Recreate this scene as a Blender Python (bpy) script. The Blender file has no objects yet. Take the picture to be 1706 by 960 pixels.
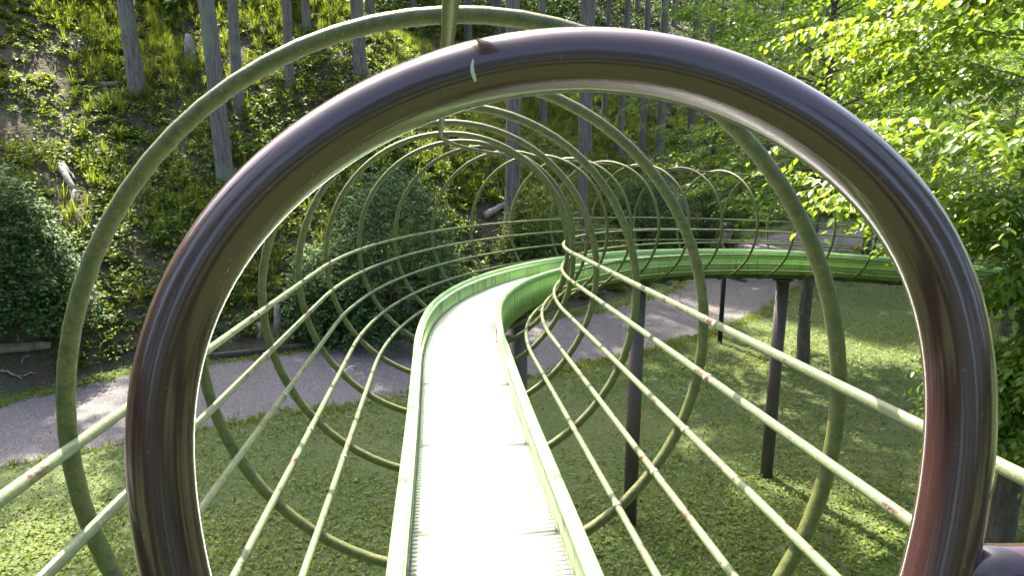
import bpy, math, random
import numpy as np
from mathutils import Matrix, Vector

# ------------------------------------------------------------------ camera, sky, sun, exposure
sc = bpy.context.scene
COL = sc.collection
CZ = 4.9                                  # eye height above the lawn
PITCH = math.radians(13.2)
FPX = 1232.0                              # focal length in pixels of a 1706 px wide frame
cd = bpy.data.cameras.new('camera'); cam = bpy.data.objects.new('camera', cd); COL.objects.link(cam)
cam.location = (0, 0, CZ); cam.rotation_euler = (math.pi/2 - PITCH, 0, 0)
cd.sensor_width = 36.0; cd.lens = 36.0*FPX/1706.0; cd.clip_start = 0.02; cd.clip_end = 900
sc.camera = cam

SUN_AZ, SUN_EL = math.radians(-26), math.radians(52)     # azimuth from +Y, negative = to the left
world = bpy.data.worlds.new('World'); sc.world = world; world.use_nodes = True
wn = world.node_tree.nodes; wl = world.node_tree.links
bg = wn['Background']; sky = wn.new('ShaderNodeTexSky'); sky.sky_type = 'NISHITA'; sky.sun_disc = False
sky.sun_elevation = SUN_EL; sky.sun_rotation = SUN_AZ; sky.air_density = .8; sky.dust_density = 5.0; sky.ozone_density = .4
wl.new(sky.outputs[0], bg.inputs[0]); bg.inputs[1].default_value = 0.15
sd = bpy.data.lights.new('sun', 'SUN'); sd.energy = 5.0; sd.angle = math.radians(0.5); sd.color = (1.0, 0.92, 0.74)
sun = bpy.data.objects.new('sun', sd); COL.objects.link(sun)
to_sun = Vector((math.sin(SUN_AZ)*math.cos(SUN_EL), math.cos(SUN_AZ)*math.cos(SUN_EL), math.sin(SUN_EL)))
sun.rotation_euler = to_sun.to_track_quat('Z', 'Y').to_euler(); sun.location = (-20, 30, 40)
sc.view_settings.view_transform = 'Standard'; sc.view_settings.look = 'None'
sc.view_settings.gamma = 1.0; sc.view_settings.use_curve_mapping = False
sc.view_settings.exposure = 2.45
cy = sc.cycles
cy.max_bounces = 6; cy.diffuse_bounces = 3; cy.glossy_bounces = 3; cy.transmission_bounces = 3; cy.transparent_max_bounces = 4
cy.use_denoising = True; cy.sample_clamp_indirect = 6.0; cy.caustics_reflective = False; cy.caustics_refractive = False

# ------------------------------------------------------------------ helpers
RNG = np.random.default_rng(7)
random.seed(7)

def mesh_np(name, V, Q, smooth=False):
    V = np.asarray(V, np.float32).reshape(-1, 3); Q = np.asarray(Q, np.int32)
    me = bpy.data.meshes.new(name)
    n = Q.shape[1]
    me.vertices.add(len(V)); me.vertices.foreach_set('co', V.ravel())
    me.loops.add(Q.size); me.loops.foreach_set('vertex_index', Q.ravel())
    me.polygons.add(len(Q)); me.polygons.foreach_set('loop_start', np.arange(0, Q.size, n, dtype=np.int32))
    me.polygons.foreach_set('loop_total', np.full(len(Q), n, np.int32))
    if smooth: me.polygons.foreach_set('use_smooth', np.ones(len(Q), bool))
    me.update(calc_edges=True); me.validate()
    return me

def link(name, me, mat=None, parent=None, M=None):
    """one object; M places it in the world, whatever its parent"""
    o = bpy.data.objects.new(name, me); COL.objects.link(o)
    if mat is not None and me is not None:
        if not me.materials: me.materials.append(mat)
    M = M or Matrix.Identity(4)
    if parent is not None:
        o.parent = parent
        M = world_of(parent).inverted() @ M
    o.matrix_basis = M
    return o

def world_of(o):
    m = o.matrix_basis.copy()
    while o.parent:
        o = o.parent; m = o.matrix_basis @ m
    return m

def thing(name, label, cat, loc=(0, 0, 0), group=None):
    o = bpy.data.objects.new(name, None); COL.objects.link(o); o.matrix_basis = Matrix.Translation(loc)
    o.empty_display_size = 0.2
    return tag(o, label, cat, group)

def tag(o, label=None, cat=None, group=None, kind=None):
    if label: o['label'] = label
    if cat: o['category'] = cat
    if group: o['group'] = group
    if kind: o['kind'] = kind
    return o

class MB:
    """collects quads of several shapes that make ONE part"""
    def __init__(s): s.v = []; s.q = []; s.n = 0
    def add(s, V, Q):
        V = np.asarray(V, float).reshape(-1, 3); Q = np.asarray(Q, int).reshape(-1, 4)
        s.v.append(V); s.q.append(Q + s.n); s.n += len(V); return s
    def box(s, c, h, R=None):
        k = np.array([[x, y, z] for x in (-1, 1) for y in (-1, 1) for z in (-1, 1)], float)*np.array(h)
        if R is not None: k = k @ np.asarray(R).T
        return s.add(k+np.array(c), [[0,1,3,2],[4,6,7,5],[0,4,5,1],[2,3,7,6],[0,2,6,4],[1,5,7,3]])
    def tube(s, P, r, n=12, closed=False, cap=True):
        return s.add(*tube(P, r, n, closed, cap))
    def mesh(s, name, smooth=False): return mesh_np(name, np.concatenate(s.v), np.concatenate(s.q), smooth)
    def build(s, name, mat, parent=None, smooth=False): return link(name, s.mesh(name, smooth), mat, parent)

def nrm(a): return a/np.maximum(np.linalg.norm(a, axis=-1, keepdims=True), 1e-9)

def tube(P, r, n=12, closed=False, cap=True):
    P = np.asarray(P, float); m = len(P); r = np.broadcast_to(np.asarray(r, float), (m,))
    T = np.roll(P, -1, 0)-np.roll(P, 1, 0) if closed else np.gradient(P, axis=0)
    T = nrm(T)
    a = np.array([0, 0, 1.0]) if abs(T[0, 2]) < .9 else np.array([1.0, 0, 0])
    N = np.zeros_like(P); u = nrm(a-T[0]*(a@T[0])); N[0] = u
    for i in range(1, m):
        u = u-T[i]*(u@T[i]); u = u/np.linalg.norm(u); N[i] = u
    B = np.cross(T, N)
    if closed:                              # spread the twist
        tw = math.atan2(N[0]@np.cross(T[0], u), N[0]@u)*0
    an = np.linspace(0, 2*np.pi, n, endpoint=False)
    V = P[:, None]+r[:, None, None]*(np.cos(an)[None, :, None]*N[:, None]+np.sin(an)[None, :, None]*B[:, None])
    V = V.reshape(-1, 3); Q = []
    seg = m if closed else m-1
    i = np.arange(seg)[:, None]; j = np.arange(n)[None]
    i2 = (i+1) % m; j2 = (j+1) % n
    Q = np.stack(np.broadcast_arrays(i*n+j, i*n+j2, i2*n+j2, i2*n+j), -1).reshape(-1, 4)
    if cap and not closed:
        c0 = len(V); V = np.vstack([V, P[:1], P[-1:]]); e = []
        for k in range(0, n, 2):
            e.append([c0, (k+2) % n, (k+1) % n, k]); b = (m-1)*n
            e.append([c0+1, b+k, b+(k+1) % n, b+(k+2) % n])
        Q = np.vstack([Q, e])
    return V, Q

def fbm(x, y, seed=0, octv=4):
    r = np.random.default_rng(seed); o = 0*x
    for k in range(octv):
        f = 2.0**k
        for _ in range(3):
            a = r.uniform(0, 6.28); p = r.uniform(0, 6.28)
            o = o+np.sin((x*np.cos(a)+y*np.sin(a))*f+p)/f/3
    return o

# ------------------------------------------------------------------ materials
def new_mat(name):
    m = bpy.data.materials.new(name); m.use_nodes = True
    return m, m.node_tree.nodes, m.node_tree.links, m.node_tree.nodes['Principled BSDF']

class NT:
    def __init__(s, m): s.n = m.node_tree.nodes; s.l = m.node_tree.links; s.pos = None
    def position(s):
        if s.pos is None: s.pos = s.n.new('ShaderNodeNewGeometry').outputs['Position']
        return s.pos
    def noise(s, scale, detail=4, rough=.55, vec=None, dist=0):
        t = s.n.new('ShaderNodeTexNoise'); t.inputs['Scale'].default_value = scale
        t.inputs['Detail'].default_value = detail; t.inputs['Roughness'].default_value = rough; t.inputs['Distortion'].default_value = dist
        s.l.new(vec if vec is not None else s.position(), t.inputs['Vector']); return t.outputs['Fac']
    def voronoi(s, scale, vec=None, feature='F1'):
        t = s.n.new('ShaderNodeTexVoronoi'); t.inputs['Scale'].default_value = scale; t.feature = feature
        s.l.new(vec if vec is not None else s.position(), t.inputs['Vector']); return t
    def ramp(s, f, stops):
        r = s.n.new('ShaderNodeValToRGB'); s.l.new(f, r.inputs[0]); e = r.color_ramp.elements
        while len(e) < len(stops): e.new(0.5)
        for k, (p, c) in enumerate(stops):
            e[k].position = p; e[k].color = (*c, 1) if len(c) == 3 else c
        return r.outputs[0]
    def mix(s, f, a, b, mode='MIX'):
        x = s.n.new('ShaderNodeMix'); x.data_type = 'RGBA'; x.blend_type = mode
        for i, v in ((0, f), (6, a), (7, b)):
            if hasattr(v, 'is_output'): s.l.new(v, x.inputs[i])
            else: x.inputs[i].default_value = v if i == 0 else (*v, 1)
        return x.outputs[2]
    def bump(s, f, dist, strength=1.0):
        b = s.n.new('ShaderNodeBump'); b.inputs['Distance'].default_value = dist; b.inputs['Strength'].default_value = strength
        s.l.new(f, b.inputs['Height']); return b.outputs[0]
    def scaled(s, v):
        m = s.n.new('ShaderNodeVectorMath'); m.operation = 'MULTIPLY'; s.l.new(s.position(), m.inputs[0]); m.inputs[1].default_value = v
        return m.outputs[0]

def g(v): return (v, v, v)
STEP = lambda a, b: [(a, g(0)), (b, g(1))]

def painted_tube_mat(name, base, moss, rust_lo, rough=.5, moss_amt=(.45, .62)):
    m, n, l, p = new_mat(name); t = NT(m)
    c = t.mix(t.ramp(t.noise(5, 5), STEP(.35, .7)), base, tuple(x*.72 for x in base))
    c = t.mix(t.ramp(t.noise(48, 7, .7), STEP(*moss_amt)), c, moss)
    c = t.mix(t.ramp(t.noise(150, 3), STEP(.60, .72)), c, tuple(x*1.5 for x in base))
    c = t.mix(t.ramp(t.noise(210, 2), STEP(.66, .70)), c, tuple(x*.3 for x in base))
    r = t.ramp(t.noise(9.0, 8, .72, vec=t.scaled((1.3, 1.1, .9))), STEP(rust_lo, rust_lo+.015))
    rc = t.mix(t.ramp(t.noise(60, 3), STEP(.4, .6)), (.045, .014, .009), (.095, .036, .022))
    c = t.mix(r, c, rc); l.new(c, p.inputs['Base Color'])
    p.inputs['Roughness'].default_value = rough
    l.new(t.bump(t.noise(120, 5, .7), .0016, .7), p.inputs['Normal'])
    return m

MAT = {}
MAT['hoop'] = painted_tube_mat('hoop_paint', (.086, .098, .020), (.040, .052, .010), .665, .55)
MAT['rail'] = painted_tube_mat('rail_paint', (.115, .150, .074), (.075, .095, .042), .575, .42, (.50, .68))
MAT['sleeve'] = painted_tube_mat('sleeve_paint', (.16, .17, .13), (.12, .13, .09), .66, .5)

def gate_mat():
    m, n, l, p = new_mat('brown_gloss_paint'); t = NT(m)
    c = t.mix(t.ramp(t.noise(6, 5), STEP(.3, .75)), (.042, .0190, .0190), (.029, .0130, .0130))
    c = t.mix(t.ramp(t.noise(120, 2), STEP(.70, .8)), c, (.10, .07, .05))
    l.new(c, p.inputs['Base Color'])
    l.new(t.ramp(t.noise(18, 6), [(.3, g(.13)), (.7, g(.22))]), p.inputs['Roughness'])
    p.inputs['Coat Weight'].default_value = .4; p.inputs['Coat Roughness'].default_value = .05
    l.new(t.bump(t.noise(25, 3), .0006, .5), p.inputs['Normal'])
    return m
MAT['gate'] = gate_mat()

def post_mat():
    m, n, l, p = new_mat('post_paint'); t = NT(m)
    c = t.mix(t.ramp(t.noise(5, 6), STEP(.35, .7)), (.050, .038, .038), (.075, .060, .052))
    l.new(c, p.inputs['Base Color']); p.inputs['Roughness'].default_value = .5
    return m
MAT['post'] = post_mat()

def frp_mat():
    m, n, l, p = new_mat('green_fibreglass'); t = NT(m)
    c = t.mix(t.ramp(t.noise(2.2, 5), STEP(.35, .7)), (.29, .47, .15), (.37, .54, .21))
    streak = t.noise(1.0, 4, .6, vec=t.scaled((26, 26, 1.2)))
    low = t.ramp(t.noise(3.0, 3), STEP(.40, .62))
    dirt = t.mix(low, (0, 0, 0), t.ramp(streak, STEP(.50, .62)))
    c = t.mix(dirt, c, (.10, .14, .045))
    l.new(c, p.inputs['Base Color']); p.inputs['Roughness'].default_value = .38
    tr = n.new('ShaderNodeBsdfTranslucent'); l.new(c, tr.inputs[0])
    mx = n.new('ShaderNodeMixShader'); mx.inputs[0].default_value = .35
    l.new(p.outputs[0], mx.inputs[1]); l.new(tr.outputs[0], mx.inputs[2]); l.new(mx.outputs[0], n['Material Output'].inputs[0])
    return m
MAT['frp'] = frp_mat()

def simple(name, col, rough=.6, metal=0.0, var=.25, scale=8, bump=None):
    m, n, l, p = new_mat(name); t = NT(m)
    c = t.mix(t.ramp(t.noise(scale, 5), STEP(.3, .7)), tuple(x*(1-var) for x in col), tuple(min(1, x*(1+var)) for x in col))
    l.new(c, p.inputs['Base Color']); p.inputs['Roughness'].default_value = rough; p.inputs['Metallic'].default_value = metal
    if bump: l.new(t.bump(t.noise(bump[0], 5), bump[1]), p.inputs['Normal'])
    return m
MAT['lip'] = simple('green_lip', (.27, .46, .19), .35, 0, .12, 3)
MAT['roller'] = simple('stainless_roller', (.82, .82, .83), .45, .72, .05, 30)
MAT['groove'] = simple('roller_groove', (.05, .05, .05), .6)
MAT['steel'] = simple('dark_steel', (.06, .06, .055), .55)
MAT['lamp_black'] = simple('lamp_black', (.007, .007, .008), .8)
MAT['lamp_glass'] = simple('lamp_glass', (.20, .21, .19), .3)
MAT['chip'] = simple('bare_primer', (.42, .41, .34), .6)
MAT['deadwood'] = simple('grey_deadwood', (.25, .22, .19), .9, 0, .4, 12, (40, .01))
MAT['logwood'] = simple('log_bark', (.20, .165, .13), .9, 0, .45, 9, (30, .015))
MAT['timber'] = simple('dark_timber', (.035, .032, .028), .85, 0, .4, 10, (30, .01))

def bark_mat(name, a, b, sc_=(26, 26, 2.2)):
    m, n, l, p = new_mat(name); t = NT(m)
    f = t.noise(1.0, 6, .62, vec=t.scaled(sc_))
    c = t.mix(t.ramp(f, STEP(.35, .65)), a, b)
    c = t.mix(t.ramp(t.noise(1.3, 4), STEP(.52, .68)), c, (b[0]*.8, b[1]*1.05, b[2]*.8))
    l.new(c, p.inputs['Base Color']); p.inputs['Roughness'].default_value = .9
    l.new(t.bump(f, .03, 1.0), p.inputs['Normal'])
    return m
MAT['cedar_bark'] = bark_mat('cedar_bark', (.075, .060, .050), (.20, .17, .15))
MAT['broad_bark'] = bark_mat('broadleaf_bark', (.045, .036, .028), (.12, .10, .075), (18, 18, 5))

def leaf_mat(name, cols, trans=.45, rough=.45, patch=.6, spec=.25):
    """cols: dark, mid, light leaf colours picked per leaf"""
    m, n, l, p = new_mat(name); t = NT(m)
    rnd = n.new('ShaderNodeNewGeometry').outputs['Random Per Island']
    c = t.ramp(rnd, [(.0, cols[0]), (.5, cols[1]), (1.0, cols[2])])
    c = t.mix(t.ramp(t.noise(patch, 3), STEP(.4, .65)), c, t.mix(.35, c, cols[2]))
    l.new(c, p.inputs['Base Color']); p.inputs['Roughness'].default_value = rough; p.inputs['Specular IOR Level'].default_value = spec
    tr = n.new('ShaderNodeBsdfTranslucent')
    hs = t.mix(1.0, c, (1.45, 1.25, .5), 'MULTIPLY'); l.new(hs, tr.inputs[0])
    mx = n.new('ShaderNodeMixShader'); mx.inputs[0].default_value = trans
    l.new(p.outputs[0], mx.inputs[1]); l.new(tr.outputs[0], mx.inputs[2]); l.new(mx.outputs[0], n['Material Output'].inputs[0])
    return m
MAT['leaf_near'] = leaf_mat('elm_leaves', [(.10, .18, .022), (.145, .24, .032), (.195, .29, .042)], .48, .34, spec=.5)
MAT['leaf_mid'] = leaf_mat('maple_leaves', [(.07, .15, .02), (.10, .20, .026), (.145, .25, .03)], .5)
MAT['cedar'] = leaf_mat('cedar_needles', [(.022, .048, .016), (.032, .065, .02), (.05, .09, .025)], .25, .6)
MAT['shrub'] = leaf_mat('dark_shrub_leaves', [(.032, .078, .024), (.05, .11, .034), (.085, .15, .04)], .25, .62)
MAT['under'] = leaf_mat('undergrowth_leaves', [(.062, .115, .02), (.095, .165, .026), (.165, .22, .036)], .48, .5, .35)
MAT['tuft'] = leaf_mat('grass_blades', [(.09, .15, .02), (.13, .20, .028), (.19, .24, .045)], .45, .5)
MAT['lawn_leaf'] = leaf_mat('lawn_leaves', [(.08, .135, .02), (.12, .18, .026), (.175, .22, .036)], .3, .6, .5)
MAT['litter'] = leaf_mat('dry_leaf_litter', [(.10, .065, .04), (.16, .11, .07), (.26, .20, .14)], .1, .8)

def ground_mats():
    m, n, l, p = new_mat('lawn_soil'); t = NT(m)
    c = t.mix(t.ramp(t.noise(.5, 5), STEP(.4, .62)), (.065, .10, .022), (.09, .12, .03))
    c = t.mix(t.ramp(t.noise(38, 4), STEP(.4, .65)), c, (.045, .062, .018))
    c = t.mix(t.ramp(t.noise(1.1, 6, .65), STEP(.60, .72)), c, (.11, .095, .05))
    l.new(c, p.inputs['Base Color']); p.inputs['Roughness'].default_value = .95
    l.new(t.bump(t.noise(45, 5), .03), p.inputs['Normal']); MAT['lawn'] = m
    m, n, l, p = new_mat('hill_soil'); t = NT(m)
    c = t.mix(t.ramp(t.noise(.8, 6), STEP(.4, .6)), (.055, .042, .028), (.06, .062, .026))
    c = t.mix(t.ramp(t.noise(22, 5), STEP(.45, .7)), c, (.11, .085, .06))
    l.new(c, p.inputs['Base Color']); p.inputs['Roughness'].default_value = .97
    l.new(t.bump(t.noise(12, 6), .08), p.inputs['Normal']); MAT['hill'] = m
    m, n, l, p = new_mat('path_gravel_asphalt'); t = NT(m)
    v = t.voronoi(46)
    c = t.mix(t.ramp(t.noise(.7, 5), STEP(.35, .68)), (.074, .070, .077), (.102, .094, .098))
    c = t.mix(t.ramp(v.outputs['Color'], STEP(.15, .95)), c, (.19, .18, .185))
    c = t.mix(t.ramp(t.noise(75, 3), STEP(.48, .62)), c, (.055, .048, .046))
    c = t.mix(t.ramp(t.noise(1.9, 6, .7), STEP(.60, .74)), c, (.13, .10, .08))
    l.new(c, p.inputs['Base Color']); p.inputs['Roughness'].default_value = .9
    l.new(t.bump(v.outputs['Distance'], .012), p.inputs['Normal']); MAT['path'] = m
ground_mats()

# ------------------------------------------------------------------ terrain
FOOT = np.array([(-60, -40), (-14.5, 6.5), (-11, 10.6), (-9.2, 12.6), (-7.6, 14.2), (-5.1, 15.3), (-4, 15.9), (-2, 16.8), (2.0, 19.0),
                 (4.1, 21.2), (7.4, 29.2), (10.6, 32.8), (15, 34.8), (40, 43), (120, 60)], float)
def foot_dist(x, y):
    """distance behind the foot of the slope (negative in front of it)"""
    x = np.asarray(x, float); y = np.asarray(y, float); best = np.full(x.shape, 1e9); sg = np.ones(x.shape)
    for a, b in zip(FOOT[:-1], FOOT[1:]):
        d = b-a; L2 = d@d
        t = np.clip(((x-a[0])*d[0]+(y-a[1])*d[1])/L2, 0, 1)
        dx = x-(a[0]+t*d[0]); dy = y-(a[1]+t*d[1]); r = np.hypot(dx, dy)
        cr = d[0]*dy-d[1]*dx
        m = r < best-1e-9; best = np.where(m, r, best); sg = np.where(m, np.sign(cr), sg)
    return best*sg
def hill_z(x, y):
    x = np.asarray(x, float); y = np.asarray(y, float)
    d = foot_dist(x, y); dd = np.maximum(d, 0)
    z = .74*dd-.0048*np.minimum(dd, 60)**2
    rough = np.clip(dd/1.2, 0, 1)
    return np.where(d > 0, z+rough*(.30*fbm(x*.55, y*.55, 3)+.10*fbm(x*2.3, y*2.3, 4)), d*.12-.0)
def ground_z(x, y): return float(max(0.0, hill_z(np.array([x]), np.array([y]))[0]))
CP, SP = math.cos(PITCH), math.sin(PITCH)
def ray(px, py):
    a = (px-853)/FPX; v = -(py-480)/FPX
    return np.array([a, CP+v*SP, -SP+v*CP])
def at_depth(px, py, d): return ray(px, py)*d+np.array([0, 0, CZ])
def spot(px, py):
    """the place on the ground that is seen there"""
    r = ray(px, py); t = np.linspace(3, 70, 3400)
    P = r[None]*t[:, None]; z = P[:, 2]+CZ
    gz = np.maximum(0, hill_z(P[:, 0], P[:, 1])); k = np.argmax(z < gz)
    if k == 0: k = len(t)-1
    return np.array([P[k, 0], P[k, 1], gz[k]])
def to_px(P):
    P = np.asarray(P, float); x, y, z = P[..., 0], P[..., 1], P[..., 2]-CZ
    d = y*CP-z*SP; u = y*SP+z*CP
    return 853+FPX*x/d, 480-FPX*u/d, d

# lawn sheet out to the horizon
lawn = link('lawn', mesh_np('lawn', [(-300, -200, 0), (300, -200, 0), (300, 400, 0), (-300, 400, 0)], [[0, 1, 2, 3]]), MAT['lawn'])
tag(lawn, 'mown lawn of low green ground cover below the slide', kind='structure')
# hillside: one height field
xs = np.concatenate([np.arange(-70, -26, 2.0), np.arange(-26, 34, .35), np.arange(34, 110, 2.5)])
ys = np.concatenate([np.arange(-20, 6, 1.5), np.arange(6, 46, .35), np.arange(46, 120, 2.5)])
X, Y = np.meshgrid(xs, ys); Zh = hill_z(X, Y)
idx = np.arange(X.size).reshape(X.shape)
Q = np.stack([idx[:-1, :-1], idx[:-1, 1:], idx[1:, 1:], idx[1:, :-1]], -1).reshape(-1, 4)
Q = Q[(Zh.ravel()[Q] > -.35).any(1)]
used = np.unique(Q); rm = np.zeros(X.size, int); rm[used] = np.arange(len(used))
hill = link('hillside', mesh_np('hillside', np.stack([X.ravel(), Y.ravel(), Zh.ravel()], -1)[used], rm[Q], True), MAT['hill'])
tag(hill, 'steep wooded hillside rising behind the path', kind='structure')
# path
FAR = np.array([(-40, -19), (-15, 5.6), (-11, 10), (-8.8, 11.95), (-8.05, 12.8), (-7.4, 13.5), (-5.06, 14.6), (-4, 15.2), (-3.1, 15.75), (-2.2, 16.0), (2.3, 18.2), (4.5, 20.3),
                (6.2, 24.2), (8.6, 28.6), (11.4, 31.4), (15.3, 32.9), (40, 40)])
NEAR = np.array([(-40, -24), (-13.5, 2.5), (-9.5, 7.4), (-7.3, 9.66), (-5.9, 10.45), (-4.63, 11.24), (-2.94, 12.0), (-1.6, 12.6), (-.5, 13.1), (.74, 13.66), (2.1, 14.45), (3.37, 15.4),
                 (4.4, 16.1), (6.1, 17.8), (8.3, 20.9), (12, 26.6), (40, 36)])
def resample(P, n):
    d = np.r_[0, np.cumsum(np.linalg.norm(np.diff(P, axis=0), axis=1))]; t = np.linspace(0, 1, n)
    dn = d/d[-1]
    return np.stack([np.interp(t, dn, P[:, k]) for k in range(P.shape[1])], -1)
K = len(FAR); pa = []; pb = []
for i in range(K-1):
    nn = max(2, int(np.linalg.norm(FAR[i+1]-FAR[i])/.12))
    for t in np.linspace(0, 1, nn, endpoint=False):
        pa.append(FAR[i]*(1-t)+FAR[i+1]*t); pb.append(NEAR[i]*(1-t)+NEAR[i+1]*t)
pa = np.array(pa); pb = np.array(pb)
pa += .07*np.stack([fbm(pa[:, 0]*3, pa[:, 1]*3, 11), fbm(pa[:, 0]*3, pa[:, 1]*3, 12)], -1)
pb += .09*np.stack([fbm(pb[:, 0]*3, pb[:, 1]*3, 13), fbm(pb[:, 0]*3, pb[:, 1]*3, 14)], -1)
n = len(pa); V = np.zeros((2*n, 3)); V[:n, :2] = pa; V[n:, :2] = pb; V[:, 2] = .006
Q = np.array([[i, n+i, n+i+1, i+1] for i in range(n-1)])
path = link('path', mesh_np('path', V, Q), MAT['path']); tag(path, 'grey asphalt path curving along the foot of the hill', kind='structure')
def on_path(x, y):
    """rough test: between the two edges"""
    f = np.interp(x, FAR[:, 0], FAR[:, 1]); nr = np.interp(x, NEAR[:, 0], NEAR[:, 1])
    return (y < f) & (y > nr)

# ------------------------------------------------------------------ the slide
S0, RC, H0, X0, DROP, SLOPE, HS, HSP, RH = 3.5164, 5.6335, math.radians(-5.7802), .0517, .3881, .0924, 1.1837, .6752, .655
S1 = S0+RC*math.radians(100)                 # end of the bend
SEND = S1+6.0
def axis(s):
    def arc(a):
        hd = H0+a; cx = X0+S0*math.sin(H0)+RC*math.cos(H0); cyy = S0*math.cos(H0)-RC*math.sin(H0)
        return cx-RC*math.cos(hd), cyy+RC*math.sin(hd), hd
    if s <= S0: x, y, hd = X0+s*math.sin(H0), s*math.cos(H0), H0
    elif s <= S1: x, y, hd = arc((s-S0)/RC)
    else:
        x, y, hd = arc((S1-S0)/RC); x += (s-S1)*math.sin(hd); y += (s-S1)*math.cos(hd)
    return np.array([x, y, CZ-DROP-SLOPE*s]), hd
def frame(s):
    """centre, right, up, forward of the cage at s; it leans a little at the start"""
    c, hd = axis(s); sl = math.atan(SLOPE)
    fw = np.array([math.sin(hd)*math.cos(sl), math.cos(hd)*math.cos(sl), -math.sin(sl)])
    rt = np.array([math.cos(hd), -math.sin(hd), 0]); up = np.cross(rt, fw)
    rl = math.radians(2.5)*min(1, max(0, (8.5-s)/4.5))
    return c, rt*math.cos(rl)+up*math.sin(rl), up*math.cos(rl)-rt*math.sin(rl), fw
def fmat(s):
    c, r, u, f = frame(s)
    return Matrix(((r[0], f[0], u[0], c[0]), (r[1], f[1], u[1], c[1]), (r[2], f[2], u[2], c[2]), (0, 0, 0, 1)))
def pt(s, a, b):
    c, r, u, f = frame(s); return c+r*a+u*b
def uoff(s): return .03*min(1, max(0, (7.5-s)/3.5))   # the trough sits a little right of the cage axis at the start
def voff(s):
    t = min(1, max(0, (s-2.3)/2.4)); return .10*t*t*(3-2*t)
def sweep(prof, ss, closed=True):
    """prof: (n,2) section swept along the slide"""
    prof = np.asarray(prof, float); n = len(prof); V = []
    for s in ss:
        c, r, u, f = frame(s); c = c+r*uoff(s)+u*voff(s); V.append(c+prof[:, :1]*r+prof[:, 1:]*u)
    V = np.concatenate(V); m = len(ss)
    i = np.arange(m-1)[:, None]; j = np.arange(n if closed else n-1)[None]; j2 = (j+1) % n
    Q = np.stack(np.broadcast_arrays(i*n+j, i*n+j2, (i+1)*n+j2, (i+1)*n+j), -1).reshape(-1, 4)
    return V, Q
SS = np.concatenate([np.arange(.35, S0, .12), np.arange(S0, S1, .10), np.arange(S1, SEND+.01, .3)])

p0, _ = axis(S0+RC*math.radians(27))
slide = thing('roller_slide', 'long green roller slide with a tubular hoop cage curving right on brown posts', 'slide', (p0[0], p0[1], 0))
LIPV, BEDV, WBOT, HW = -.425, -.560, -.675, .222
for sg in (-1, 1):                           # side walls: thin shell with a rolled lip and an outer flange
    w = [(HW-.004, WBOT), (HW-.004, LIPV-.044), (HW-.020, LIPV-.044), (HW-.020, WBOT)]
    lip = [(HW-.003, LIPV-.046), (HW+.006, LIPV-.034), (HW+.008, LIPV-.014), (HW+.002, LIPV-.002), (HW-.010, LIPV+.002),
           (HW-.021, LIPV-.006), (HW-.025, LIPV-.026), (HW-.021, LIPV-.046)]
    w = [(sg*a, b) for a, b in w]; lip = [(sg*a, b) for a, b in lip]
    if sg < 0: w = w[::-1]; lip = lip[::-1]
    V, Q = sweep(w, SS); o = link('side_wall', mesh_np('side_wall', V, Q, False), MAT['frp'], slide)
    V, Q = sweep(lip, SS); link('rolled_lip', mesh_np('rolled_lip', V, Q, True), MAT['lip'], o)
    # dark strip that closes the roller ends
    e = HW-.028
    V, Q = sweep([(sg*e-.0022, BEDV+.001), (sg*e+.0022, BEDV+.001), (sg*e+.0022, BEDV+.0115), (sg*e-.0022, BEDV+.0115)][::1], SS)
    link('roller_gap_strip', mesh_np('roller_gap_strip', V, Q), MAT['groove'], slide)
    V, Q = sweep([(sg*(HW-.07)+.02*math.cos(a), WBOT-.032+.028*math.sin(a)) for a in np.linspace(0, 2*np.pi, 8, endpoint=False)], SS)
    link('under_beam', mesh_np('under_beam', V, Q, True), MAT['steel'], slide)
V, Q = sweep([(-HW+.021, BEDV-.045), (HW-.021, BEDV-.045), (HW-.021, BEDV-.055), (-HW+.021, BEDV-.055)][::-1], SS)
link('bed_plate', mesh_np('bed_plate', V, Q), MAT['steel'], slide)
# rollers
RP, RR = .0225, .0108
an = np.linspace(0, 2*np.pi, 12, endpoint=False)
RV, RQ = tube([(-HW+.0215, 0, 0), (HW-.0215, 0, 0)], RR, 12)
roller_me = mesh_np('roller', RV, RQ, True); roller_me.materials.append(MAT['roller'])
s = 1.75; k = 0; rest = MB()
for s in np.arange(.4, SEND, RP):
    if 1.75 <= s and k < 300:
        link('roller', roller_me, None, slide, fmat(s) @ Matrix.Translation((uoff(s), 0, BEDV+voff(s)))); k += 1
    else:
        c, r, u, f = frame(s)
        rest.add((c+u*(BEDV+voff(s))+r*uoff(s))+RV[:, :1]*r+RV[:, 1:2]*f+RV[:, 2:]*u, RQ)
tag(rest.build('roller_bed', MAT['roller'], slide, True), kind='stuff')
# hoops
t0 = math.acos(.165/RH); aa = np.linspace(-t0, math.pi+t0, 65)
HV, HQ = tube(np.stack([RH*np.cos(aa), 0*aa, RH*np.sin(aa)], -1), .0142, 12)
hoop_me = mesh_np('cage_hoop', HV, HQ, True); hoop_me.materials.append(MAT['hoop'])
for i in range(0, 27):
    link('cage_hoop', hoop_me, None, slide, fmat(HS+HSP*i))
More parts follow.
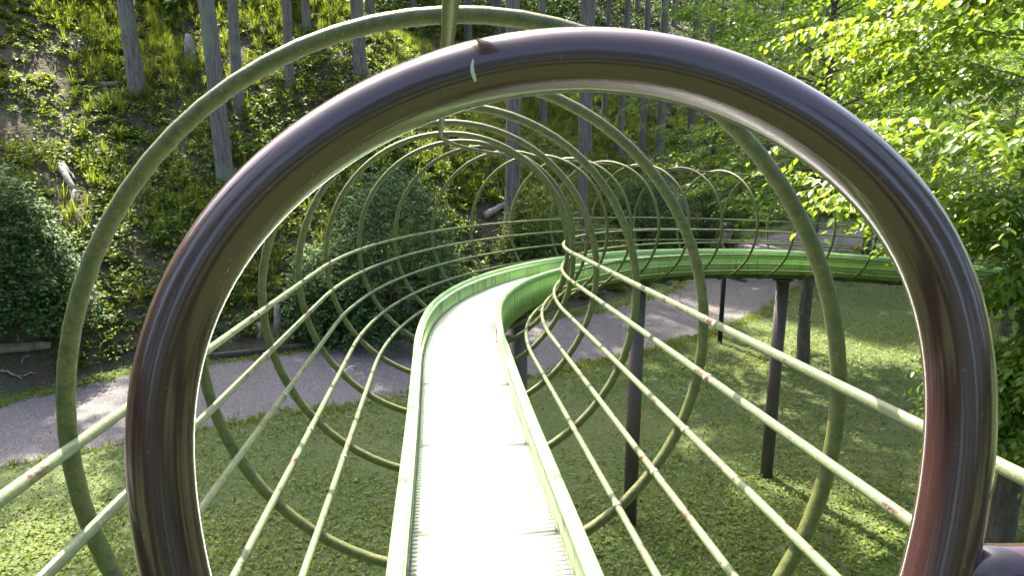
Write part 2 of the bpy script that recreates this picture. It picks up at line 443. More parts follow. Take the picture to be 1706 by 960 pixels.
# rails
RS = np.concatenate([np.arange(.56, S0, .12), np.arange(S0, S1, .10), np.arange(S1, SEND-.3, .3)])
LEFT = [-1, 11.5, 24.5, 37.5, 50.5]; RIGHT = [-1, 12, 26, 39, 51.5]
for side, angs in ((-1, LEFT), (1, RIGHT)):
    for j, a in enumerate(angs):
        ar = math.radians(a); rr = RH-.0235
        P = np.array([pt(s, side*rr*math.cos(ar), -rr*math.sin(ar)) for s in RS])
        V, Q = tube(P, .0098, 10); rail = link('cage_rail', mesh_np('cage_rail', V, Q, True), MAT['rail'], slide)
        for sj in ((1.70+.03*j, 7.9+.02*j) if side > 0 else (2.35, 6.6)):
            P = [pt(sj+d, side*rr*math.cos(ar), -rr*math.sin(ar)) for d in (-.011, .011)]
            V, Q = tube(P, .0116, 10); link('joint_sleeve', mesh_np('joint_sleeve', V, Q, True), MAT['sleeve'], rail)
P = np.array([pt(s, 0, RH-.026) for s in RS]); V, Q = tube(P, .0118, 10)
link('ridge_rail', mesh_np('ridge_rail', V, Q, True), MAT['hoop'], slide)
# cross beams and posts
def s_at(deg): return S0+RC*math.radians(deg)
for s in np.arange(.9, SEND, HSP*2):
    m = MB(); c, r, u, f = frame(s)
    m.box(c+u*(WBOT-.075+voff(s)), (.25, .025, .018), np.stack([r, f, u], 1)); m.build('cross_beam', MAT['steel'], slide)
for s, rad in ((s_at(27), .082), (s_at(52.5), .082), (s_at(77.5), .082), (s_at(100)+1.2, .082), (s_at(100)+4.4, .082), (1.0, .082)):
    c, r, u, f = frame(s); top = c[2]+(WBOT-.08+voff(s))
    o = MB().tube([(c[0], c[1], -.3), (c[0], c[1], top-.02)], rad, 20).build('support_post', MAT['post'], slide, True)
    m = MB().tube([(c[0], c[1], top-.03), (c[0], c[1], top)], rad+.045, 20); m.build('post_head_plate', MAT['steel'], o, True)

# ------------------------------------------------------------------ brown entrance arch in front of the eye
GD = .703
GP = [(985, 98), (880, 104), (780, 124), (690, 155), (598, 200), (510, 258), (428, 330), (365, 408), (318, 493), (284, 590), (266, 705), (268, 790), (278, 880), (292, 960), (316, 1050),
      (352, 1140), (405, 1225), (480, 1300), (590, 1360), (740, 1400), (925, 1415), (1110, 1400), (1250, 1360), (1360, 1300), (1440, 1225), (1495, 1140), (1534, 1050),
      (1561, 960), (1578, 889), (1592, 790), (1601, 700), (1601, 655), (1592, 570), (1572, 489), (1540, 405), (1490, 332), (1421, 263), (1332, 200), (1239, 148), (1120, 113)]
GP = np.array(GP, float)
def smooth_closed(P, n):
    m = len(P); F_ = np.fft.fft(P[:, 0]+1j*P[:, 1])
    d = np.r_[0, np.cumsum(np.abs(np.diff(np.r_[P[:, 0]+1j*P[:, 1], P[0, 0]+1j*P[0, 1]])))]
    t = np.linspace(0, d[-1], 512, endpoint=False); z = np.interp(t, d, np.r_[P[:, 0], P[0, 0]])+1j*np.interp(t, d, np.r_[P[:, 1], P[0, 1]])
    F_ = np.fft.fft(z); F_[10:-9] = 0; z = np.fft.ifft(F_)[::512//n]
    return np.stack([z.real, z.imag], -1)
GC = np.array([at_depth(x, y, GD) for x, y in smooth_closed(GP, 128)])
arch = thing('entrance_arch', 'thick glossy dark brown tube arch framing the view onto the slide', 'arch', tuple(at_depth(925, 1415, GD)))
link('arch_tube', mesh_np('arch_tube', *tube(GC, .0304, 40, True), True), MAT['gate'], arch)
h0 = at_depth(1590, 962, GD); h1 = at_depth(2100, 958, GD)
MB().tube(np.linspace(h0, h1, 8), .0302, 32).build('handrail', MAT['gate'], arch, True)
# chipped paint: a thin flake shape laid on the tube
cc = at_depth(776, 120, GD); rv = -nrm(ray(776, 120)); i0 = np.argmin(np.linalg.norm(GC-cc, axis=1))
T = nrm(GC[(i0+1) % 128]-GC[i0-1]); 
def on_arch(a, phi, r=.0308):
    """a: metres along the tube from i0, phi: round the tube from the camera side upwards"""
    c = GC[i0]+T*a; e1 = nrm(rv-T*(rv@T)); e2 = np.cross(T, e1); e2 = e2 if e2[2] > 0 else -e2
    return c+r*(e1*math.cos(phi)+e2*math.sin(phi))
rows = [(-.22, -.0011, .0007), (-.10, -.0020, .0015), (.05, -.0023, .0012), (.18, -.0018, .0015), (.28, -.0007, .0023), (.37, .0010, .0032), (.43, .0020, .0030)]
V = [on_arch(x, p) for p, x0, x1 in rows for x in (x0, x1)]
sgn = 1 if T[0] > 0 else -1
V = [on_arch(sgn*x, p) for p, x0, x1 in rows for x in (x0, x1)]
Q = [[2*i, 2*i+1, 2*i+3, 2*i+2] for i in range(len(rows)-1)]
tag(link('paint_chip', mesh_np('paint_chip', V, Q), MAT['chip'], arch), 'small pale chip in the brown paint')

# ------------------------------------------------------------------ lamp by the path
lb = spot(1199, 571)
lamp = thing('path_lamp', 'short black lantern post standing at the path edge beyond the slide', 'lamp', tuple(lb))
lx, ly = lb[0], lb[1]
MB().tube([(lx, ly, -.2), (lx, ly, 2.2)], .052, 14).build('lamp_post', MAT['lamp_black'], lamp, True)
MB().tube([(lx, ly, 2.2), (lx, ly, 2.24), (lx, ly, 2.28)], [.075, .085, .07], 14).build('collar', MAT['lamp_black'], lamp, True)
MB().tube([(lx, ly, 2.28), (lx, ly, 2.52)], [.075, .135], 6).build('lantern_glass', MAT['lamp_glass'], lamp)
MB().tube([(lx, ly, 2.52), (lx, ly, 2.55), (lx, ly, 2.60), (lx, ly, 2.66), (lx, ly, 2.69)], [.185, .19, .16, .08, .01], 12).build('lantern_cap', MAT['lamp_black'], lamp, True)

# ------------------------------------------------------------------ foliage generators
def leaf_quads(p, ld, up, L, W):
    """one folded diamond per leaf: p base, ld direction, up rough normal"""
    w = nrm(np.cross(ld, up)); nn = np.cross(w, ld)
    L = np.asarray(L)[:, None]; W = np.asarray(W)[:, None]
    V = np.stack([p, p+ld*L*.5+w*W*.5+nn*L*.06, p+ld*L, p+ld*L*.5-w*W*.5+nn*L*.06], 1).reshape(-1, 3)
    return V, np.arange(len(V)).reshape(-1, 4)
def leaf_two(p, ld, up, L, W):
    """two-sided ovate leaf folded along the midrib, two quads"""
    w = nrm(np.cross(ld, up)); nn = np.cross(w, ld)
    L = np.asarray(L)[:, None]; W = np.asarray(W)[:, None]
    f = nn*W*.12; dr = -nn*L*.10
    V = np.stack([p, p+ld*L*.28+w*W*.46+f, p+ld*L*.70+w*W*.36+f+dr*.5, p+ld*L+dr, p+ld*L*.70-w*W*.36+f+dr*.5, p+ld*L*.28-w*W*.46+f], 1).reshape(-1, 3)
    b = np.arange(len(p))[:, None]*6
    return V, np.concatenate([b+np.array([[0, 1, 2, 3]]), b+np.array([[0, 3, 4, 5]])], 1).reshape(-1, 4)
def sprays(rng, base, dr, ln, k, L, W, droop=.35, fn=leaf_quads, spread=.85, hang=.25, jit=.25):
    """flat leafy twigs: leaves left and right along each"""
    N = len(base); t = (np.arange(k)+.6)/k
    base = base[:, None]; dr = nrm(dr)[:, None]; ln = np.asarray(ln).reshape(-1, 1, 1)
    down = np.array([0, 0, -1.0])
    P = base+dr*ln*t[None, :, None]+down*ln*droop*(t**2)[None, :, None]
    tan = nrm(dr+2*down*droop*t[None, :, None])
    side = nrm(np.cross(tan, np.array([0, 0, 1.0])+0*tan)); sg = np.where(np.arange(k) % 2, 1.0, -1.0)[None, :, None]
    ld = nrm(tan*.55+side*sg*spread+down*hang+rng.normal(size=P.shape)*jit)
    up = nrm(np.array([0, 0, 1.0])+rng.normal(size=P.shape)*.35)
    P = P.reshape(-1, 3); ld = ld.reshape(-1, 3); up = up.reshape(-1, 3); n = len(P)
    s = rng.uniform(.7, 1.2, n)*(1-.25*np.tile(t, N))
    return fn(P, ld, up, L*s, W*s)
def join(parts):
    V = []; Q = []; n = 0
    for v, q in parts:
        V.append(v); Q.append(q+n); n += len(v)
    return np.concatenate(V), np.concatenate(Q)

# ------------------------------------------------------------------ cedars on the slope
def cedar_crown(seed, h, first, rad):
    r = np.random.default_rng(seed); B = []; D = []; Ls = []
    for z in np.arange(first, h-.3, .5):
        f = (z-first)/(h-first); R = rad*(1-f)**.75*(.55+.45*min(1, f*5))+.25
        for a in r.uniform(0, 6.28, 5):
            L = R*r.uniform(.6, 1.1); d = np.array([math.cos(a), math.sin(a), .12-.25*(1-f)])
            for q in np.arange(.25, 1.01, .5/max(L, .5)):
                for _ in range(2):
                    B.append(np.array([0, 0, z])+d*L*q+r.normal(size=3)*.10)
                    D.append(d*.8+r.normal(size=3)*.55+np.array([0, 0, -.25])); Ls.append(r.uniform(.35, .75))
    return sprays(r, np.array(B), np.array(D), Ls, 6, .34, .15, .3, jit=.4)
CEDAR = []
for sd_, h, fi, rd in ((1, 21, 9.0, 2.0), (2, 23, 10.0, 1.9), (3, 20, 8.0, 2.2), (4, 15, 9.5, 1.2)):
    me = mesh_np('crown', *cedar_crown(sd_, h, fi, rd)); me.materials.append(MAT['cedar']); CEDAR.append((me, h))
def cedar(base, dia, label, group=None, var=0, lean=(0, 0), name='cedar_tree'):
    me, h = CEDAR[var]
    t = thing(name, label, 'tree', tuple(base), group)
    b = np.array(base); r = random.Random(int(abs(b[0]*977+b[1]*131)))
    zz = np.array([-.5, 0, .25, .8, 2, 4, 7, 10, 14, h]); P = []
    for z in zz: P.append(b+np.array([lean[0]*z+.06*math.sin(z*.5+b[0]), lean[1]*z+.06*math.cos(z*.4+b[1]), z]))
    rr = dia/2*np.array([1.5, 1.32, 1.12, 1.03, 1.0, .93, .82, .70, .5, .06])
    MB().tube(P, rr, 12).build('trunk', MAT['cedar_bark'], t, True)
    M = Matrix.Translation(b) @ Matrix.Rotation(r.uniform(0, 6.28), 4, 'Z')
    M[0][2] = lean[0]; M[1][2] = lean[1]
    link('crown', me, None, t, M)
    return t
NAMED = [  # base pixel, width px, label, lean
    (228, 156, 25, 'straight cedar trunk at upper left, base showing among ferns', (-.004, 0)),
    (380, 318, 27, 'pale leaning cedar trunk rising behind the left shoulder of the brown arch', (-.035, 0)),
    (404, 185, 17, 'slim cedar trunk just right of the pale leaning one', (-.01, 0)),
    (484, 145, 15, 'thin cedar trunk crossed by the large green hoop at upper left', (0, 0)),
    (513, 48, 13, 'small dark cedar trunk at the top edge, left of centre', (0, 0)),
    (597, 128, 21, 'bluish grey cedar trunk touching the top of the brown arch', (0, 0)),
    (851, 402, 24, 'tall cedar trunk seen through the middle of the hoop tunnel', (.006, 0)),
    (968, 405, 15, 'dark cedar trunk behind the narrow bunch of hoops at centre', (.004, 0)),
    (902, 208, 13, 'short stretch of dark trunk under the arch crown, left of the grey one', (0, 0)),
    (977, 258, 17, 'grey cedar trunk under the crown of the brown arch', (.012, 0)),
    (1009, 196, 8, 'thinnest brown trunk under the crown of the arch', (0, 0)),
    (1034, 256, 11, 'slender grey trunk right of the grey cedar under the arch', (.008, 0)),
    (1069, 246, 11, 'brown trunk between two grey ones under the arch', (.004, 0)),
    (1096, 268, 15, 'pale grey trunk next to the maple leaves under the arch', (.008, 0)),
    (1150, 246, 14, 'dark trunk behind maple leaves, left of the arch underside', (.004, 0)),
    (1176, 238, 10, 'thin grey trunk behind maple leaves by the dark trunk', (0, 0)),
    (782, 70, 13, 'slim trunk at the top edge just right of the ridge rail', (0, 0)),
    (826, 60, 17, 'dark thick trunk at the top edge right of the ridge rail', (0, 0)),
]
for i, (px, py, w, lab, lean) in enumerate(NAMED):
    b = spot(px, py); d = to_px(b)[2]
    cedar(b, w*d/FPX, lab, 'cedars on the near slope', i % 3, lean)
# farther cedars, standing among each other up the slope
rf = np.random.default_rng(21); placed = [spot(a, b_)[:2] for a, b_, *_ in NAMED]; cnt = 0; tries = 0
while cnt < 36 and tries < 4000:
    tries += 1
    x = rf.uniform(-34, 30); y = rf.uniform(17, 56); d = foot_dist(np.array([x]), np.array([y]))[0]
    if d < 7 or d > 34: continue
    z = ground_z(x, y); px, py, dep = to_px((x, y, z))
    if py > 60 or px < 560 or px > 2300: continue
    if min(math.hypot(x-a[0], y-a[1]) for a in placed) < 2.3: continue
    placed.append((x, y)); cnt += 1
    cedar((x, y, z), rf.uniform(.24, .42), 'cedar added high on the left slope to cast dappled shade', 'cedars far up the slope', cnt % 3, (rf.normal()*.01, 0))

for k, (x, y) in enumerate([(-9.5, 24.5), (-12.0, 27.5), (-15.2, 24.0), (-17.5, 28.5), (-13.6, 31.5), (-19.5, 22.5), (-21.5, 26.5), (-8.2, 29.5), (-11.0, 34.5), (-16.5, 34.5), (-24, 21)]):  # cedars added upslope at left so their crowns dapple the hillside
    cedar((x, y, ground_z(x, y)), .34, 'cedar added high on the left slope to cast dappled shade', 'cedars far up the slope', k % 3)

# ------------------------------------------------------------------ broadleaf trees
def broadleaf(name, base, h, dia, label, seed, nb, blen, first, leafL, leafW, per, k, mat, lean=(0, 0), droop=.22, fn=leaf_quads, group=None, aim=None, near=0, ln=(.35, .7), reach=None, limb=.12, hang=.25):
    r = np.random.default_rng(seed); t = thing(name, label, 'tree', tuple(base), group); b = np.array(base, float)
    zz = np.linspace(0, h, 10); bend = np.cumsum(r.normal(size=(10, 2))*.035*h/10, 0)
    P = np.stack([b[0]+lean[0]*zz+bend[:, 0], b[1]+lean[1]*zz+bend[:, 1], b[2]+zz], -1); P = np.vstack([P[:1]-[0, 0, .3], P])
    rr = dia/2*np.r_[1.35, 1.15, np.linspace(1, .12, 9)]
    MB().tube(P, rr, 10).build('trunk', MAT['broad_bark'], t, True)
    tr = lambda z: np.array([np.interp(z, zz, P[1:, 0]), np.interp(z, zz, P[1:, 1]), b[2]+z])
    limbs = MB(); SB = []; SD = []
    for i in range(nb):
        f = (i+.5)/nb; z = first+(h*.97-first)*f
        a = r.uniform(0, 6.28) if aim is None else aim+r.normal()*1.25
        L = (blen*(1-.55*f) if reach is None else np.interp(z, *reach))*r.uniform(.7, 1.15); el = r.uniform(.02, .38)+.35*f
        d = np.array([math.cos(a)*math.cos(el), math.sin(a)*math.cos(el), math.sin(el)])
        q = np.linspace(0, 1, 7); o = tr(z)
        C = o+d*L*q[:, None]+np.array([0, 0, -1])*L*droop*(q**2)[:, None]+np.cumsum(r.normal(size=(7, 3))*.02*L, 0)
        limbs.tube(C, dia*limb*(1-f*.5)*np.linspace(1, .12, 7), 5)
        for _ in range(per):
            u = r.uniform(.18, 1.0)**.8; c = np.array([np.interp(u, q, C[:, kk]) for kk in range(3)])
            sgn = r.choice([-1, 1]); sd2 = np.array([-d[1], d[0], 0])*sgn
            off = sd2*L*(.32 if reach is None else .48)*(1-.5*u)*r.uniform(0, 1)+r.normal(size=3)*np.array([.05, .05, .045 if reach is None else .028])*L*.6
            SB.append(c+off); SD.append(d*np.array([1, 1, 0])*.7+sd2*r.uniform(.2, .9)+np.array([0, 0, r.normal()*.12]))
    limbs.build('limbs', MAT['broad_bark'], t, True)
    V, Q = sprays(r, np.array(SB), np.array(SD), r.uniform(ln[0], ln[1], len(SB)), k, leafL, leafW, .30, fn, hang=hang)
    if near:                                     # the leaves that show largest are parts of their own
        nv = 6; ctr = V.reshape(-1, nv, 3).mean(1); px, py, dep = to_px(ctr)
        vis = (px > -20) & (px < 1726) & (py > -20) & (py < 980) & (dep > .5)
        gx = np.interp(py, GP[28:, 1][::-1], GP[28:, 0][::-1])+60
        vis &= (px > gx)
        order = np.argsort(np.where(vis, dep, 1e6))[:near]; keep = np.ones(len(ctr), bool); keep[order] = False
        for i in order:
            c = ctr[i]; me = mesh_np('leaf', V[i*nv:(i+1)*nv]-c, [[0, 1, 2, 3], [0, 3, 4, 5]]); me.materials.append(mat)
            link('leaf', me, None, t, Matrix.Translation(c))
        Vk = V.reshape(-1, nv, 3)[keep].reshape(-1, 3); bq = np.arange(keep.sum())[:, None]*nv
        Q = np.concatenate([bq+np.array([[0, 1, 2, 3]]), bq+np.array([[0, 3, 4, 5]])], 1).reshape(-1, 4); V = Vk
    tag(link('crown', mesh_np('crown', V, Q), mat, t), kind='stuff')
    return t
nb_ = spot(1664, 902)
broadleaf('elm_tree', nb_, 7.6, .26, 'broadleaf tree with sunlit drooping sprays beside the right edge', 5, 56, 3.6, 1.5, .115, .074, 50, 12, MAT['leaf_near'], (.035, .0), .20, leaf_two, aim=math.radians(215), near=300, ln=(.5, .95), limb=.07, hang=.5, reach=((0, 3.0, 3.7, 4.4, 5.6, 7.6), (.45, .55, 1.6, 2.9, 2.7, .5)))
b = spot(1337, 612)
broadleaf('maple_tree', b, 9, .24, 'slim tree with dark trunk right behind a brown slide post', 6, 80, 3.3, 3.0, .105, .07, 30, 9, MAT['leaf_mid'], (.01, .01), .22, reach=((0, 3.5, 5, 9), (1.6, 2.4, 3.4, 2.0)))
MAPLES = [((9.2, 22.5), 10, .26, 'green maple filling the view under the right of the arch'),
          ((12.6, 25.8), 10, .28, 'maple with bare dark trunk beside the far bend of the path'),
          ((11.2, 16.2), 9, .22, 'maple whose leaves show between the arch and the sunlit sprays'),
          ((14.5, 19.5), 11, .28, 'maple standing behind the sunlit sprays at the right edge'),
          ((6.9, 26.0), 9, .2, 'maple with layered leaves above the right of the arch crown'),
          ((17.5, 25.5), 12, .3, 'tall maple deep in the right background')]
for i, (xy, h, dia, lab) in enumerate(MAPLES):
    broadleaf('maple_tree', (*xy, ground_z(*xy)), h, dia, lab, 40+i, 56, 4.0, 1.9, .12, .08, 30, 9, MAT['leaf_mid'], group='maples at the far side of the lawn')
BACK = [((22, 33), 13), ((28, 30), 13), ((24, 22), 12), ((31, 23), 13), ((18, 36.5), 12), ((20, 15), 11), ((12, 35), 11), ((36, 34), 13)]
for i, (xy, h) in enumerate(BACK):
    broadleaf('background_tree', (*xy, ground_z(*xy)), h, .3, 'leafy tree in the green mass far behind the right edge', 60+i, 40, 4.6, 1.2, .17, .12, 20, 8, MAT['leaf_mid'], group='trees closing the far right')

# ------------------------------------------------------------------ dark shrubs
def shrub(px, py, wpx, hpx, label, seed, n=1500, name='evergreen_shrub', depth_scale=.8, mat='shrub', lf=.105):
    r = np.random.default_rng(seed); b = spot(px, py); d = to_px(b)[2]; w = wpx*d/FPX/2; h = hpx*d/FPX
    t = thing(name, label, 'shrub', tuple(b))
    B = []; D = []; m = MB()
    for i in range(26):
        a = r.uniform(0, 6.28); e = r.uniform(.15, 1.35); q = r.uniform(.6, .95)
        tip = b+np.array([math.cos(a)*math.cos(e)*w*q, math.sin(a)*math.cos(e)*w*depth_scale*q, .15+h*q*math.sin(e)*.95])
        m.tube(np.array([b+[0, 0, -.1], b*.5+tip*.5+[0, 0, h*.08], tip]), [.035, .02, .006], 5)
    m.build('stems', MAT['broad_bark'], t, True)
    lob = r.normal(size=(14, 3)); lob /= np.linalg.norm(lob, axis=1)[:, None]; la = r.uniform(-.42, .34, 14)
    v = r.normal(size=(n, 3)); v[:, 2] = v[:, 2]*.9+.25; v = nrm(v); v[:, 2] = np.abs(v[:, 2])
    bulge = 1+(la[None]*np.exp(-6*(1-v@lob.T))).sum(1)
    R = bulge*r.uniform(.35, 1, n)**.35
    P = b+np.stack([v[:, 0]*w*R*(1.05-.25*v[:, 2]), v[:, 1]*w*depth_scale*R, .1+v[:, 2]*h*R*.95], -1)
    dr = v*np.array([1, 1, .35])+r.normal(size=(n, 3))*.35+np.array([0, 0, .12])
    V, Q = sprays(r, P, dr, r.uniform(.22, .5, n), 9, lf, lf*.55, .25, jit=.3)
    tag(link('foliage', mesh_np('foliage', V, Q), MAT[mat], t), kind='stuff')
    return t
shrub(35, 545, 190, 290, 'dark bushy evergreen shrub at the left edge', 1, 1900)
shrub(655, 560, 260, 300, 'large dark evergreen shrub behind the left of the hoop tunnel', 2, 2600)
shrub(545, 555, 150, 150, 'low dark shrub left of the large evergreen at the hill foot', 3, 1000)
shrub(1065, 412, 130, 120, 'dark round shrub behind the hoops right of centre', 4, 1000)
shrub(1175, 420, 130, 130, 'dark shrub left of the path lamp', 5, 1000)
shrub(900, 440, 130, 120, 'mid green shrub at the hill foot behind the slide bend', 8, 900, mat='under')

# ------------------------------------------------------------------ deadwood
def limb_thing(name, label, cat, paths, mat, part='branch'):
    c = np.mean([p[0] for p, _ in paths], axis=0); t = thing(name, label, cat, tuple(c))
    for k, (P, r) in enumerate(paths):
        P = resample(np.array(P, float), 8); P[1:-1] += RNG.normal(size=(6, 3))*.012
        MB().tube(P, np.linspace(r[0], r[1], 8), 9).build('trunk_piece' if k == 0 else part, mat, t, True)
    return t
up = np.array([0, 0, 1.0]); fwd = np.array([0, -1.0, 0])
a, b, c = spot(103, 284), spot(126, 328), spot(119, 352)
limb_thing('dead_root', 'bleached grey root sticking out of the bank at left', 'dead wood',
           [([a+up*.12, (a+b)/2+up*.22+fwd*.1, b+up*.15], (.10, .06)), ([b+up*.15, c+up*.04], (.06, .04)), ([b+up*.15, spot(152, 327)+up*.06], (.03, .008)), ([a+up*.2, spot(128, 312)+up*.2], (.05, .02))], MAT['deadwood'])
a, b = spot(-60, 597), spot(86, 586)
limb_thing('fallen_log', 'thick fallen log lying along the hill foot at the left edge', 'log', [([a+up*.1, (a+b)/2+up*.11, b+up*.1], (.11, .085))], MAT['logwood'])
for lab, p, q, r in (('pale bent stick under the fallen log by the path', (2, 622), (38, 636), .03), ('thin stick nearest the path below the fallen log', (40, 632), (62, 626), .018),
                     ('slanting twig just under the fallen log', (36, 608), (50, 598), .014)):
    a, b = spot(*p), spot(*q); limb_thing('fallen_branch', lab, 'stick', [([a+up*.04, (a+b)/2+up*.09, b+up*.04], (r, r*.5))], MAT['deadwood'])
a, b = spot(168, 146), spot(206, 143)
limb_thing('fallen_log', 'small fallen log beside the base of the upper left cedar', 'log', [([a+up*.08, b+up*.08], (.07, .06))], MAT['logwood'])
a, b = spot(806, 366), spot(842, 350)
limb_thing('fallen_log', 'short sunlit broken log beside the tall trunk in the tunnel view', 'log', [([a+up*.1, b+up*.16], (.12, .08))], MAT['deadwood'])
for px, py, h, r, lab in ((464, 548, .55, .09, 'short pale stump at the hill foot behind the left rails'), (318, 100, .75, .16, 'broken grey snag on the slope right of the upper left cedar'), (433, 560, .3, .07, 'small low stump left of the pale one at the path')):
    b = spot(px, py); t = thing('tree_stump', lab, 'stump', tuple(b))
    MB().tube([b-up*.1, b+up*h*.2, b+up*h*.7, b+up*h], [r*1.4, r*1.05, r*.9, r*.55], 10).build('stump_wood', MAT['deadwood'], t, True)
# dark timber edging on the far side of the path
kerb = thing('timber_edging', 'dark timber edging along the far side of the path behind the left rails', 'edging', (-4.5, 15.2, 0))
E0 = np.array([(-6.2, 14.42), (-5.06, 14.85), (-4, 15.42), (-3.1, 15.97), (-2.2, 16.25), (-.6, 16.95)])
for a, b in zip(E0[:-1], E0[1:]):
    d = b-a; L = np.linalg.norm(d); d = d/L
    MB().box((*(a+b)/2, .05), (L/2-.01, .06, .075), np.array([[d[0], -d[1], 0], [d[1], d[0], 0], [0, 0, 1]])).build('timber', MAT['timber'], kerb)

# ------------------------------------------------------------------ ground cover
def scatter(n, x0, x1, y0, y1, keep, seed):
    r = np.random.default_rng(seed); x = r.uniform(x0, x1, n); y = r.uniform(y0, y1, n); k = keep(x, y, r)
    return x[k], y[k]
def in_view(x, y, z, mg=60):
    px, py, d = to_px(np.stack([x, y, z], -1)); return (px > -mg) & (px < 1706+mg) & (py > -mg) & (py < 960+mg*2) & (d > 0)
# hill undergrowth
EX = [spot(*p)[:2] for p in ((103, 284), (116, 306), (126, 328), (119, 352), (150, 327), (318, 100), (187, 145), (824, 358), (812, 364), (464, 548), (40, 590), (20, 592), (70, 588), (20, 622), (50, 628))]
def keep_h(x, y, r):
    d = foot_dist(x, y); z = hill_z(x, y); v = (np.min([np.hypot((x-e[0])*1.2, y+.25-e[1]) for e in EX], axis=0) > .42) & in_view(x, y, z, 120) & (d > .15) & (d < 26)
    den = np.clip(.5+.55*fbm(x*.7, y*.7, 31), .06, 1)*np.clip(22/np.hypot(x, y), .25, 1)**1.2
    return v & (r.uniform(size=len(x)) < den)
x, y = scatter(120000, -26, 26, 8, 48, keep_h, 5); x = x[:24000]; y = y[:24000]; z = hill_z(x, y)
r = np.random.default_rng(9); F_ = 4; N = len(x)
az = r.uniform(0, 6.28, (N, F_)); el = r.uniform(.45, 1.35, (N, F_)); base = np.repeat(np.stack([x, y, z], -1)[:, None], F_, 1)
dr = np.stack([np.cos(az)*np.cos(el), np.sin(az)*np.cos(el), np.sin(el)], -1)
scale = np.repeat(r.uniform(.22, .62, N)*(.8+.5*np.clip(fbm(x*.4, y*.4, 8), -1, 1)), F_)
V, Q = sprays(r, base.reshape(-1, 3), dr.reshape(-1, 3), np.clip(scale, .12, .8), 6, .15, .072, .35, jit=.4)
tag(link('hillside_undergrowth', mesh_np('hillside_undergrowth', V, Q), MAT['under']), 'ferns and low leafy plants covering the hillside', 'undergrowth', kind='stuff')
# the same cover higher up and farther back, coarser
def keep_f(x, y, r):
    d = foot_dist(x, y); z = hill_z(x, y); return in_view(x, y, z, 150) & (d > 12) & (d < 60) & (r.uniform(size=len(x)) < np.clip(.6+.4*fbm(x*.5, y*.5, 33), .1, 1))
x, y = scatter(60000, -45, 50, 24, 85, keep_f, 55); x = x[:6500]; y = y[:6500]; z = hill_z(x, y); N = len(x); F_ = 4; r = np.random.default_rng(56)
az = r.uniform(0, 6.28, (N, F_)); el = r.uniform(.4, 1.35, (N, F_)); base = np.repeat(np.stack([x, y, z], -1)[:, None], F_, 1)
dr = np.stack([np.cos(az)*np.cos(el), np.sin(az)*np.cos(el), np.sin(el)], -1)
V, Q = sprays(r, base.reshape(-1, 3), dr.reshape(-1, 3), r.uniform(.6, 2.2, N*F_), 7, .32, .17, .3, jit=.45)
tag(link('far_undergrowth', mesh_np('far_undergrowth', V, Q), MAT['shrub']), 'dark brush between the distant trunks up the slope', 'undergrowth', kind='stuff')
# dry litter on the slope
x, y = scatter(60000, -26, 26, 8, 44, lambda x, y, r: in_view(x, y, hill_z(x, y), 80) & (foot_dist(x, y) > -.5) & (foot_dist(x, y) < 20) & (r.uniform(size=len(x)) < .22+.4*fbm(x*.9, y*.9, 77)), 15)
z = np.maximum(hill_z(x, y), 0)+.02; N = len(x); r = np.random.default_rng(16)
ld = nrm(np.stack([r.normal(size=N), r.normal(size=N), r.normal(size=N)*.3], -1)); V, Q = leaf_quads(np.stack([x, y, z], -1), ld, nrm(np.array([0, -.3, 1.0])+r.normal(size=(N, 3))*.4), r.uniform(.06, .16, N), r.uniform(.02, .06, N))
tag(link('leaf_litter', mesh_np('leaf_litter', V, Q), MAT['litter']), 'dry brown leaves and twigs littering the slope', 'leaf litter', kind='stuff')
# grass tufts
def blades(P, n, L, W, seed, spread=.5):
    r = np.random.default_rng(seed); N = len(P); a = r.uniform(0, 6.28, (N, n)); t = r.uniform(.05, spread, (N, n)); L = (L*r.uniform(.5, 1.15, (N, n)))
    out = np.stack([np.cos(a), np.sin(a), 0*a], -1); b0 = P[:, None]+out*.04
    w = np.stack([-np.sin(a), np.cos(a), 0*a], -1)*W/2; L = L[..., None]; t = t[..., None]
    z = np.array([0, 0, 1.0])
    m = b0+out*L*.35*t*1.2+z*L*.6; e = b0+out*L*(.55*t*2)+z*L*(.95-.9*t*t)
    V = np.stack([b0-w, b0+w, m+w*.9, m-w*.9, e+w*.15, e-w*.15], 2).reshape(-1, 3)
    k = np.arange(N*n)[:, None]*6; Q = np.concatenate([k+np.array([[0, 1, 2, 3]]), k+np.array([[3, 2, 4, 5]])], 1).reshape(-1, 4)
    return V, Q
x, y = scatter(28000, -24, 22, 9, 40, lambda x, y, r: in_view(x, y, np.maximum(hill_z(x, y), 0), 60) & (foot_dist(x, y) > -.3) & (foot_dist(x, y) < 16) & (r.uniform(size=len(x)) < np.clip(.25+.8*fbm(x*.8+3, y*.8, 41), 0, 1)), 25)
P = np.stack([x, y, np.maximum(hill_z(x, y), 0)], -1)[:7000]
V, Q = blades(P, 24, .52, .016, 26, .75)
tag(link('grass_tufts', mesh_np('grass_tufts', V, Q), MAT['tuft']), 'arching tufts of bright grass on the hillside', 'grass', kind='stuff')
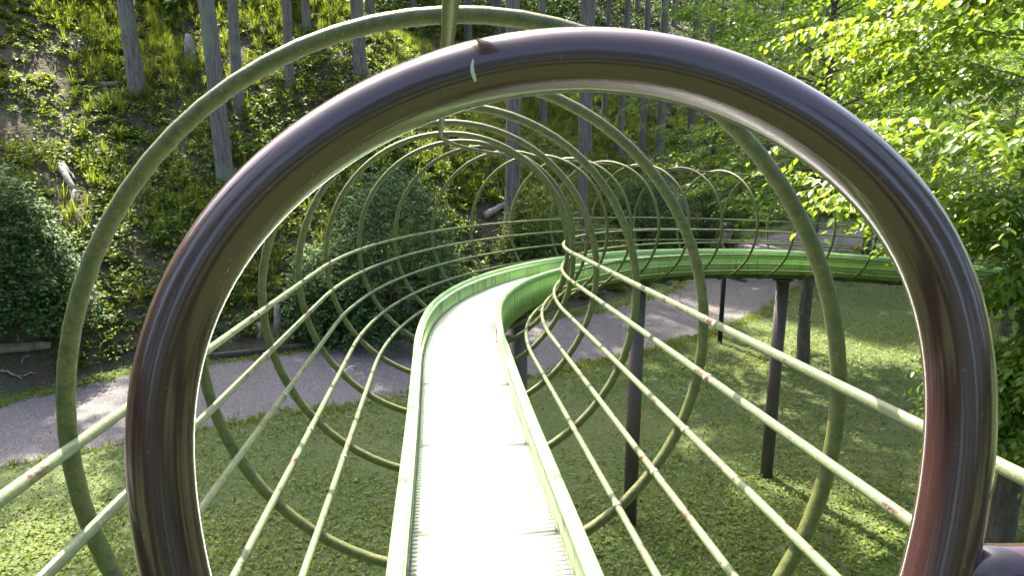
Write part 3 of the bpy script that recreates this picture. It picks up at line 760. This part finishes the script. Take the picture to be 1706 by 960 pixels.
# verge grass along the path and the low leaves of the lawn
def keep_l(x, y, r):
    v = in_view(x, y, 0*x, 40) & ~on_path(x, y) & (foot_dist(x, y) < .3)
    return v & (r.uniform(size=len(x)) < np.clip(.62+.5*fbm(x*.9, y*.9, 51), .08, 1)*np.clip(9/np.hypot(x, y), .12, 1)**1.3)
x, y = scatter(900000, -12, 24, 4.5, 36, keep_l, 35); x = x[:150000]; y = y[:150000]; N = len(x); r = np.random.default_rng(36)
P = np.stack([x, y, r.uniform(.0, .035, N)], -1); ld = nrm(np.stack([r.normal(size=N), r.normal(size=N), np.abs(r.normal(size=N))*.55], -1))
V, Q = leaf_quads(P, ld, nrm(np.array([0, 0, 1.0])+r.normal(size=(N, 3))*.4), r.uniform(.035, .085, N), r.uniform(.016, .038, N))
tag(link('lawn_ground_cover', mesh_np('lawn_ground_cover', V, Q), MAT['lawn_leaf']), 'short clover and grass carpeting the lawn', 'grass', kind='stuff')
print('lawn leaves', N)

# ------------------------------------------------------------------ the wood that goes on behind the viewer
r = np.random.default_rng(91); N = 9000; a = r.uniform(math.radians(150), math.radians(390), N); R = r.uniform(11, 19, N)
P = np.stack([R*np.cos(a), -2+R*np.sin(a), r.uniform(.2, 1, N)**.8*14.0*(.8+.3*np.sin(a*7)+.2*np.sin(a*13))], -1)
dr = r.normal(size=(N, 3))*np.array([1, 1, .3])
V, Q = sprays(r, P, dr, r.uniform(.8, 1.6, N), 8, .42, .26, .3)
tag(link('woodland', mesh_np('woodland', V, Q), MAT['shrub']), 'green woodland around the clearing on the near side', 'woodland', kind='stuff')

# ------------------------------------------------------------------ ragged verges and fallen leaves on the path
r = np.random.default_rng(95); e = np.concatenate([pa, pb]); e = e[in_view(e[:, 0], e[:, 1], 0*e[:, 0], 40)]
P = np.repeat(e, 4, 0)+r.normal(size=(len(e)*4, 2))*.10; P = np.stack([P[:, 0], P[:, 1], 0*P[:, 0]], -1)
V, Q = blades(P, 9, .10, .009, 96, .9)
tag(link('path_verge_grass', mesh_np('path_verge_grass', V, Q), MAT['tuft']), 'short grass creeping over both edges of the path', 'grass', kind='stuff')
t = r.uniform(0, 1, 5000)**1.5; side = r.integers(0, 2, 5000); k = r.integers(0, len(pa), 5000)
P2 = np.where(side[:, None] == 0, pa[k]*(1-t[:, None]*.5)+pb[k]*t[:, None]*.5, pb[k]*(1-t[:, None]*.5)+pa[k]*t[:, None]*.5)+r.normal(size=(5000, 2))*.1
P2 = P2[in_view(P2[:, 0], P2[:, 1], 0*P2[:, 0], 20)]; N = len(P2); P = np.stack([P2[:, 0], P2[:, 1], np.full(N, .012)], -1)
V, Q = leaf_quads(P, nrm(np.stack([r.normal(size=N), r.normal(size=N), np.abs(r.normal(size=N))*.15], -1)), nrm(np.array([0, 0, 1.0])+r.normal(size=(N, 3))*.2), r.uniform(.03, .08, N), r.uniform(.02, .04, N))
tag(link('path_leaf_litter', mesh_np('path_leaf_litter', V, Q), MAT['litter']), 'fallen dry leaves and grit strewn over the path', 'leaf litter', kind='stuff')
